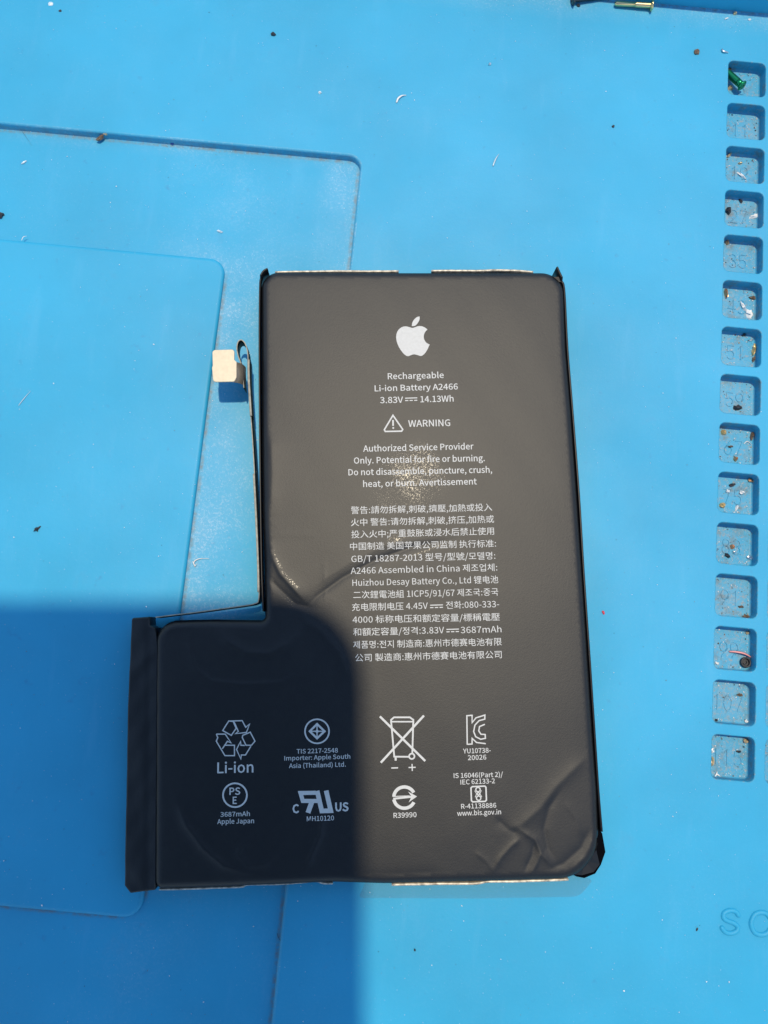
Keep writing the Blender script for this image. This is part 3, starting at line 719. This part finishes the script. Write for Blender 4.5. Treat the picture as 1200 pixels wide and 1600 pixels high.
mb.add(v, f); o = mb.build('cable_bend', simple('bend_metal', (.20, .165, .125), .35, metal=.3), bat)
bm = bmesh.new(); bm.from_mesh(o.data); bmesh.ops.recalc_face_normals(bm, faces=bm.faces); bm.to_mesh(o.data); bm.free()
pl = [P2(332, 547.5, ZP), P2(366.5, 546.5, ZP), P2(366.5, 563, ZP), P2(370, 566, ZP), P2(370, 590, ZP), P2(366.5, 597, ZP), P2(333.5, 597.5, ZP), P2(331.5, 575, ZP), P2(332.6, 572, ZP)]
pl = fillet(pl, [.45, .45, .25, .1, .1, .35, .45, .05, .05], 6)[::-1]
if sum(pl[i][0] * pl[(i + 1) % len(pl)][1] - pl[(i + 1) % len(pl)][0] * pl[i][1] for i in range(len(pl))) < 0: pl = pl[::-1]
mb = MB(); rg_ = [[(x, y, z) for x, y in pl] for z in (ZP - .02, ZP + .16)]
cx = np.mean([p[0] for p in pl]); cy = np.mean([p[1] for p in pl])
top = [(cx + (x - cx) * .975, cy + (y - cy) * .98, ZP + .2) for x, y in pl]
loft(mb, rg_ + [top]); cap(mb, top); cap(mb, rg_[0], flip=True); mb.build('connector_plate', M_plate, bat)
mb = MB(); x0, y0, _ = P(350, 572, ZP)
box(mb, x0 - 1.0, y0 - 1.9, ZP - .75, x0 + 1.0, y0 + 1.9, ZP - .03, .2); mb.build('connector_plug', M_tape, bat)

# ---------------------------------------------------------------- screws
def screw(name, tip, headc, rad, hrad, label, mats, group=None, thread=(.0, .5), tipcone=True, hexs=False):
    """screw lying between two points (mm): tip and head centre"""
    tip = Vector(tip); hc = Vector(headc); ax = (tip - hc); L = ax.length
    root = empty(name, tuple(hc), label, 'screw', group)
    rot = ax.to_track_quat('Z', 'Y')
    def lathe(prof, n=20):
        v = []; f = []
        for r, z in prof:
            for k in range(n):
                a = 2 * math.pi * k / n; v.append(tuple(hc + rot @ Vector((r * math.cos(a), r * math.sin(a), z))))
        for i in range(len(prof) - 1):
            for k in range(n): f.append((i * n + k, i * n + (k + 1) % n, (i + 1) * n + (k + 1) % n, (i + 1) * n + k))
        return v, f
    pr = [(0.001, .0), (rad, .02)]
    z0, z1 = thread[0] * L, thread[1] * L; z = .02
    if z0 > .1: pr += [(rad, z0)]
    k = z0 + .05; pt = .19
    while k < z1: pr += [(rad * .78, k), (rad * 1.05, k + pt * .5)]; k += pt
    pr += [(rad * .85, z1 + .02), (rad * .85, L - .25), (rad * .45, L), (.001, L + .02)]
    m = MB(); m.add(*lathe(pr)); m.build('shank', mats, root)
    m = MB(); m.add(*lathe([(.001, -.10), (hrad * .35, -.10), (hrad * .38, -.38), (hrad * .75, -.36), (hrad, -.22), (hrad, -.08), (rad, .14), (.001, .15)])); m.build('head', mats, root)
    return root
tp = P(960.5, 5.5, .55); hd = P(1017, 8.5, .75)
screw('screw', tp, hd, .48, .92, 'gold coloured screw lying on its side at the top edge of the picture', M_gold, thread=(.0, .42))
hd = P(897, -1, .8); tp = P(958, -7.5, .5)
screw('screw', tp, hd, .45, .9, 'dark screw mostly cut off by the top edge, beside the gold screw', M_steel, thread=(.0, .5))
hd = P(1158.5, 133, -.5); tp = P(1136, 113, -1.1)
screw('screw', tp, hd, .58, .85, 'small green screw lying in the topmost compartment', M_green, thread=(.25, .98))

# ---------------------------------------------------------------- crumbs that can be picked out one by one
def hz(x, y):
    for c in range(2):
        for r in range(15):
            a, b = pitxy(c, r)
            if abs(x - a) < PSZ / 2 - .1 and abs(y - b) < PSZ / 2 - .1: return -PD
    if x < RX - .2 and y < RY - .2: return PZ if (x < PX - .2 and PYB + .2 < y < PYT - .2) else -RD
    return 0.0
def crumb(name, u, v, w_, h_, ang, label, cat, m, th=.25, jag=.35, group=None, z=None):
    x, y, _ = P(u, v, 0); z = hz(x, y) if z is None else z; x, y, _ = P(u, v, z); n = 9
    if z == -PD:                                   # keep it inside its compartment
        a, b = pitxy(0, round((GY - y) / PITCH)); q = PSZ / 2 - .25
        x = min(max(x, a - q), a + q); y = min(max(y, b - q), b + q)
    n = 9; rr = random.Random(int(u * 31 + v))
    k = .094 * (117 + .15 * y) / 117
    a = math.radians(ang); v_ = []
    for lvl, sc in ((0, 1), (.6, .9), (1, .45)):
        for i in range(n):
            q = 2 * math.pi * i / n; r0 = 1 + (rr.random() - .5) * 2 * jag
            lx, ly = w_ / 2 * k * math.cos(q) * r0 * sc, h_ / 2 * k * math.sin(q) * r0 * sc
            v_.append((x + lx * math.cos(a) - ly * math.sin(a), y + lx * math.sin(a) + ly * math.cos(a), z + .01 + th * lvl * (1 + (rr.random() - .5) * .6)))
    f = [(l * n + i, l * n + (i + 1) % n, (l + 1) * n + (i + 1) % n, (l + 1) * n + i) for l in range(2) for i in range(n)] + [tuple(range(2 * n, 3 * n)), tuple(range(n))[::-1]]
    return tag(mesh(name, v_, f, m, None, (x, y, z), smooth=False), label, cat, group)
def curl(name, pl, w_, label, cat, m, lift=.12, z=None):
    x, y, _ = P(*pl[0], 0); z0 = hz(x, y) if z is None else z
    p = spline([P2(u, v, z0) for u, v in pl], 5, closed=False); n = len(p); v_ = []; f = []
    for i in range(n):
        a = np.array(p[min(i + 1, n - 1)]) - np.array(p[max(i - 1, 0)]); a /= np.hypot(*a); t = i / (n - 1)
        ww = w_ / 2 * (.35 + .65 * math.sin(math.pi * min(1, t * 1.1 + .1)) ** .7); nn = np.array([-a[1], a[0]]) * ww; zz = z0 + .04 + lift * math.sin(t * math.pi)
        v_ += [(*(p[i] + nn), zz), (*p[i], zz + w_ * .35), (*(p[i] - nn), zz), (*p[i], zz - .03)]
    for i in range(n - 1):
        for j in range(4): k = (j + 1) % 4; f.append((i * 4 + j, i * 4 + k, (i + 1) * 4 + k, (i + 1) * 4 + j))
    f += [(3, 2, 1, 0), tuple(range((n - 1) * 4, n * 4))]
    o = mesh(name, v_, f, m, None, (*p[0], z0), smooth=True)
    bm = bmesh.new(); bm.from_mesh(o.data); bmesh.ops.recalc_face_normals(bm, faces=bm.faces); bm.to_mesh(o.data); bm.free()
    return tag(o, label, cat)
crumb('debris_chip', 157, 216, 12, 6, 35, 'brown burnt chip at the upper edge of the recess', 'debris', M_brown, .4, .5, z=-.75)
crumb('debris_chip', 166, 209, 9, 5, 25, 'tan flake touching the brown chip at the recess edge', 'debris', M_tan, .35, .5, z=-.5)
crumb('debris_chip', 268, 222.5, 10, 5, -35, 'navy blue flake just below the recess edge', 'debris', M_blue, .25, z=-1.15)
crumb('debris_chip', 343.5, 362, 11, 4, -15, 'small clear rectangular sliver above the raised panel corner', 'debris', M_pale, .25, .15)
crumb('debris_chip', 1, 338, 11, 9, 20, 'black crumb at the left edge of the picture', 'debris', M_dark, .5, .5)
crumb('debris_chip', 427, 54, 8, 6, -10, 'black crumb on the plain upper mat above the recess', 'debris', M_dark, .4, .3)
crumb('debris_chip', 57, 828, 8, 6, 30, 'dark crumb on the raised panel left of the battery', 'debris', M_dark, .35, .5)
crumb('debris_chip', 61.5, 824.5, 6, 3, 55, 'thin dark splinter on the raised panel touching a crumb', 'debris', M_dark, .2, .5)
crumb('debris_chip', 1088, 82, 9, 8, 80, 'grey brown crumb left of the topmost compartment', 'debris', M_brown, .4, .5)
crumb('debris_chip', 511, 243, 6, 6, 0, 'pale yellow grain near the recess corner', 'debris', M_tan, .4, .3, z=-1.1)
crumb('debris_chip', 472, 237, 6, 4, 0, 'small tan grain on the recess edge', 'debris', M_tan, .3, .4, z=-.9)
crumb('debris_chip', 942.5, 957, 4.5, 7, 10, 'tiny red flake on the mat right of the battery', 'debris', M_red, .15, .4)
crumb('debris_chip', 648, 1484, 4, 4, 0, 'tiny black grain on the mat below the battery', 'debris', M_dark, .25, .3)
crumb('debris_chip', 958, 198, 5, 4, 0, 'grey grain with a faint curl on the upper mat', 'debris', M_dark, .2, .3)
crumb('debris_chip', 903.5, 9, 6, 5, 0, 'dark grain under the head of the dark screw', 'debris', M_dark, .3, .3)
crumb('debris_chip', 1148, 22, 5, 5, 0, 'bright tan grain at the foot of the blue ridge', 'debris', M_tan, .4, .3)
crumb('debris_chip', 1135, 29.5, 7, 2.5, 30, 'thin white sliver below the blue ridge', 'debris', M_white, .2, .3)
crumb('debris_chip', 1171, 31.5, 5, 3, 0, 'white grain at the foot of the blue ridge near the right edge', 'debris', M_white, .25, .3)
crumb('debris_chip', 765, 101, 4.5, 4.5, 0, 'silvery bead on the plain upper mat', 'debris', M_silver, .3, .15)
curl('shaving', [(619.5, 161), (622, 155), (628, 150.5), (634.5, 149.5)], .42, 'white crescent shaving on the upper mat', 'shaving', M_white)
curl('shaving', [(305, 886), (303, 880), (305.5, 876), (313, 873), (327, 873)], .26, 'curled white thread shaving beside the battery cable', 'shaving', M_white)
curl('shaving', [(301, 877), (305, 884), (308, 880)], .2, 'short white hook shaving crossing the curled thread', 'shaving', M_white)
curl('shaving', [(770, 260), (774, 250), (779.5, 241)], .28, 'pale grey sliver on the mat above the battery', 'shaving', M_pale)
curl('shaving', [(29, 634), (37, 624), (48, 611)], .14, 'faint pale sliver on the raised panel near the left edge', 'shaving', M_pale, .05)
curl('shaving', [(34, 376), (37, 371), (42, 369)], .14, 'tiny white curl at the upper rim of the raised panel', 'shaving', M_white, .1)
curl('fibre', [(433, 1458), (436, 1466), (441, 1471)], .07, 'short dark fibre on the shaded mat below the battery', 'fibre', M_dark, .1)
curl('fibre', [(28, 197), (38, 210), (50, 228)], .04, 'thin dark hair below the recess edge at upper left', 'fibre', M_dark, .1)
crumb('debris_chip', 38, 254, 9, 4, 35, 'small clear flake in the recess near the left edge', 'debris', M_pale, .2, .4)
crumb('debris_chip', 79, 6, 9, 7, 0, 'pale translucent flake at the top left of the picture', 'debris', M_pale, .06, .15)
crumb('debris_chip', 94, 17, 5, 4, 0, 'small grey grain beside the pale translucent flake', 'debris', M_dark, .1, .3)
crumb('debris_chip', 500, 145, 5, 4, 0, 'white grain with a brown edge on the upper mat', 'debris', M_white, .25, .3)
crumb('debris_chip', 1089, 1452, 3, 6, -25, 'thin dark splinter left of the raised letters', 'debris', M_dark, .15, .2)
curl('metal_clip', [(1128, 77), (1129, 80.5), (1133, 82), (1137.5, 83)], .5, 'tiny silver and black clip above the topmost compartment', 'clip', M_silver, .1)
for u, v, w_, h_, an, lab, m, th in (
    (1139, 109, 9, 9, 10, 'brown lump beside the green screw tip in the topmost compartment', M_brown, .5), (1141, 138, 9, 8, 30, 'tan grit under the green screw', M_tan, .4),
    (1155, 228, 3.5, 9, 70, 'tan chip at the top of the compartment numbered 19', M_tan, .4), (1139, 243, 9, 4, 50, 'brass splinter in the compartment numbered 19', M_tan, .35), (1156, 255.5, 7, 3.5, 10, 'small brass crumb in the middle of the compartment numbered 19', M_tan, .3),
    (1158, 275, 4.5, 17, 50, 'white torn shaving in the compartment numbered 19', M_white, .35),
    (1178, 338.5, 15, 6, 20, 'white flake in the compartment numbered 27', M_white, .35), (1137, 330, 8, 11, 0, 'dark round bead at the side of the compartment numbered 27', M_dark, .7), (1157, 314.5, 8, 4, -55, 'dark sliver in the compartment numbered 27', M_dark, .3),
    (1135.5, 375, 7, 9, 20, 'reddish brown chip at the corner of the compartment numbered 35', M_copper, .5),
    (1134, 459, 6, 17, 5, 'copper coloured chip at the side of the compartment above 51', M_copper, .6), (1160.5, 479, 5.5, 18, 25, 'bright white shaving in the compartment above 51', M_white, .45), (1171, 491, 10, 17, 20, 'crumpled white flake in the compartment above 51', M_white, .5), (1175, 466, 10, 6, 0, 'dark brown ring shaped crumb above the white flakes', M_brown, .4),
    (1179, 546, 4.5, 20, -8, 'upright brass strip in the compartment numbered 51', M_brass, .6), (1177, 562, 4, 12, -10, 'dark brown strip below the brass strip', M_brown, .4), (1162, 524, 7, 5, 0, 'black grain at the top of the compartment numbered 51', M_dark, .4), (1173, 532, 9, 3, 15, 'silver sliver in the compartment numbered 51', M_silver, .3),
    (1152, 637, 15, 8, 15, 'black torn chip at the bottom of the compartment numbered 59', M_dark, .5),
    (1130.5, 676, 8, 8, 0, 'gold grain at the corner of the compartment numbered 67', M_brass, .5), (1176.5, 681, 5, 15, -10, 'brown sliver in the compartment numbered 67', M_brown, .5), (1140.5, 698, 8, 4, 0, 'brown oval grain in the compartment numbered 67', M_brown, .35), (1149, 717, 6, 8, 0, 'red copper bead at the bottom of the compartment numbered 67', M_copper, .5),
    (1144, 758, 9, 6, 15, 'black crumb at the upper left of the compartment numbered 75', M_dark, .45), (1176, 751, 13, 8, -15, 'copper lump at the top of the compartment numbered 75', M_copper, .5), (1159, 769.5, 9, 6, 10, 'white crumb in the middle of the compartment numbered 75', M_white, .4), (1136, 768, 7, 6, 0, 'white grain at the left of the compartment numbered 75', M_white, .4), (1151, 794, 4, 9, -15, 'white stick at the bottom of the compartment numbered 75', M_white, .3), (1129, 790, 9, 8, 0, 'brass and silver lump in the corner of the compartment numbered 75', M_brass, .5),
    (1144, 854, 7, 8, 0, 'rust coloured seed shaped grain in the compartment numbered 83', M_copper, .4), (1136, 868, 9, 6, -35, 'black crumb left of the silver bead in the compartment numbered 83', M_dark, .45), (1177.5, 872, 11, 6, 5, 'silver wedge in the compartment numbered 83', M_silver, .4), (1146, 862.5, 5, 5, 0, 'bright silver bead below the rust coloured grain', M_silver, .4),
    (1166, 963, 13, 6, -10, 'brown crumb at the bottom of the compartment numbered 91', M_brown, .4), (1158, 948, 9, 4, 0, 'brown flat grain in the compartment numbered 91', M_brown, .3),
    (1167, 989, 6, 5, 0, 'tan grain at the top of the compartment numbered 99', M_tan, .4), (1120, 1036, 7, 4, -20, 'white crumb at the left of the compartment numbered 99', M_white, .3),
    (1155, 1086, 9, 5, 10, 'brown crumb on the last digit of the compartment numbered 107', M_brown, .35), (1166, 1127, 7, 5, 0, 'white chip at the bottom right of the compartment numbered 107', M_white, .35), (1119, 1125, 5, 4, 0, 'black grain at the bottom left of the compartment numbered 107', M_dark, .35),
    (1165, 1158, 10, 7, -20, 'golden brown lump at the corner of the lowest compartment', M_tan, .5), (1153, 1174, 9, 5, 0, 'dark crumb on the last digit of the lowest compartment', M_dark, .3), (1113, 1173, 5, 8, 0, 'white grain on the left rim of the lowest compartment', M_white, .4), (1112.5, 1190, 6, 14, 0, 'amber sliver at the left wall of the lowest compartment', M_tan, .4)):
    crumb('debris_chip', u, v, w_, h_, an, lab, 'debris', m, th, .4, z=-PD)
curl('shaving', [(1115, 1216), (1119, 1209), (1120, 1205)], .3, 'white forked shaving at the bottom of the lowest compartment', 'shaving', M_white, .1, -PD)
curl('shaving', [(1119, 1209), (1125, 1213)], .3, 'short white prong beside the forked shaving', 'shaving', M_white, .1, -PD)
curl('shaving', [(1162, 694), (1167, 690), (1175, 696)], .16, 'bent white wire in the compartment numbered 67', 'shaving', M_white, .1, -PD)
curl('wire_offcut', [(1138.5, 1018), (1148, 1018.5), (1160, 1021), (1170, 1026), (1174, 1030)], .38, 'pink wire offcut in the compartment numbered 99', 'wire', M_pink, .5, -PD)
# black ring: little rubber washer
rx_, ry_, _ = P(1165, 1035, -PD + .3); ring_root = empty('washer', (rx_, ry_, -PD), 'small black round washer beside the pink wire', 'washer')
mb = MB(); n1, n2 = 24, 8; v = []; f = []
for i in range(n1):
    for j in range(n2):
        a, b = 2 * math.pi * i / n1, 2 * math.pi * j / n2; r0 = .68 + .16 * math.cos(b); v.append((rx_ + r0 * math.cos(a), ry_ + r0 * math.sin(a), -PD + .3 + .26 * math.sin(b)))
        f.append((i * n2 + j, ((i + 1) % n1) * n2 + j, ((i + 1) % n1) * n2 + (j + 1) % n2, i * n2 + (j + 1) % n2))
mb.add(v, f); mb.build('rim', M_dark, ring_root)
mb = MB(); mb.add([(rx_ + .56 * math.cos(k * math.pi / 8), ry_ + .56 * math.sin(k * math.pi / 8), -PD + .12) for k in range(16)], [tuple(range(16))], 0, False); mb.build('core', M_dark, ring_root)
mb = MB(); q_ = [(rx_ + r0 * math.cos(a), ry_ + r0 * math.sin(a), -PD + zz) for a in [math.radians(t) for t in range(-150, 61, 21)] for r0, zz in ((.40, .13), (.34, .30), (.22, .30), (.16, .13))]
mb.add(q_, [(i * 4 + k, i * 4 + k + 1, (i + 1) * 4 + k + 1, (i + 1) * 4 + k) for i in range(len(q_) // 4 - 1) for k in range(3)], 0, False); mb.build('clip_ring', M_steel, ring_root)

# ---------------------------------------------------------------- dust: nobody could count it
def flake(mb, x, y, z, s, m):
    a = rng.uniform(0, 6.28); e_ = rng.uniform(.35, 1); t = rng.uniform(-.35, .35, 2); n = 5; v = []
    for i in range(n):
        q = 2 * math.pi * i / n; r0 = s * rng.uniform(.6, 1.2); lx, ly = r0 * math.cos(q), r0 * e_ * math.sin(q)
        v.append((x + lx * math.cos(a) - ly * math.sin(a), y + lx * math.sin(a) + ly * math.cos(a), z + .015 + s * .35 + t[0] * lx + t[1] * ly))
    v.append((x, y, z + .01 + s * 1.1)); v.append((x, y, z - .02))
    mb.add(v, [(i, (i + 1) % n, n) for i in range(n)] + [((i + 1) % n, i, n + 1) for i in range(n)], m, False)
mb = MB()
for k in range(1900):
    u, v = rng.uniform(-40, 1240), rng.uniform(-30, 1640); x, y, _ = P(u, v, 0); z = hz(x, y)
    if z == -PD: continue
    s = .038 + .055 * rng.random() ** 2.5 + (.06 if rng.random() < .05 else 0); m = rng.choice([0, 0, 0, 1, 1, 2, 3])
    flake(mb, x, y, z, s * (.8 if m >= 2 else 1), int(m))
for k in range(260):     # powder along the recess and panel edges, top right corner
    c = rng.integers(0, 4)
    if c == 0: x, y = RX - .25 - abs(rng.normal(0, .8)), rng.uniform(-40, RY - .5)
    elif c == 1: x, y = PX + .1 + abs(rng.normal(0, 1.2)), rng.uniform(-40, PYT)
    elif c == 2: x, y = rng.uniform(-80, RX - 1), RY - .4 - abs(rng.normal(0, .5))
    else: x, y = rng.uniform(35, 72), 110.9 - abs(rng.normal(0, 2.2))
    flake(mb, x, y, hz(x, y), rng.uniform(.025, .07), int(rng.choice([0, 0, 1, 3, 2])))
tag(mb.build('dust', [M_white, M_pale, M_dark, M_brown]), 'fine pale dust and grit scattered over the blue mat', None, None, 'stuff')
mb = MB()
for c in range(2):
    for r in range(15):
        a, b = pitxy(c, r)
        for k in range(120 + 3 * r):
            ed = rng.random() < .45; q = PSZ / 2 - .35
            x, y = rng.uniform(-q, q, 2)
            if ed:
                if rng.random() < .5: x = math.copysign(q - abs(rng.normal(0, .35)), x)
                else: y = math.copysign(q - abs(rng.normal(0, .35)), y)
            s = .045 + .12 * rng.random() ** 3
            flake(mb, a + x, b + y, -PD, s, int(rng.choice([0, 0, 0, 1, 1, 1, 2, 3, 3, 4, 5])))
tag(mb.build('grit', [M_white, M_pale, M_dark, M_brown, M_silver, M_tan]), 'mixed metal and plastic grit lying in the numbered compartments', None, None, 'stuff')

# ---------------------------------------------------------------- the phone that takes the picture (its shadow falls across the mat)
ph = bpy.data.objects.new('phone', None); COL.objects.link(ph); ph.empty_display_size = .01
tag(ph, 'phone held above the mat, throwing the dark shadow at lower left', 'phone')
ph.matrix_world = mw
def local(mb, name, m):
    o = mesh(name, mb.v, mb.f, m, None, (0, 0, 0), fmat=mb.m, fsm=mb.s); o.parent = ph; return o
X1, Y1 = 4.6, 29.6; X0, Y0 = X1 - 74, Y1 - 152
mb = MB(); box(mb, X0, Y0, 2.2, X1, Y1, 9.8, 12.5, 0); local(mb, 'body', M_rim)
mb = MB(); box(mb, X0 + .8, Y0 + .8, 2.05, X1 - .8, Y1 - .8, 2.3, 11.8, 0); local(mb, 'back_glass', M_phone)
mb = MB(); box(mb, X0 + .8, Y0 + .8, 9.75, X1 - .8, Y1 - .8, 9.9, 11.8, 0); local(mb, 'screen', M_lens)
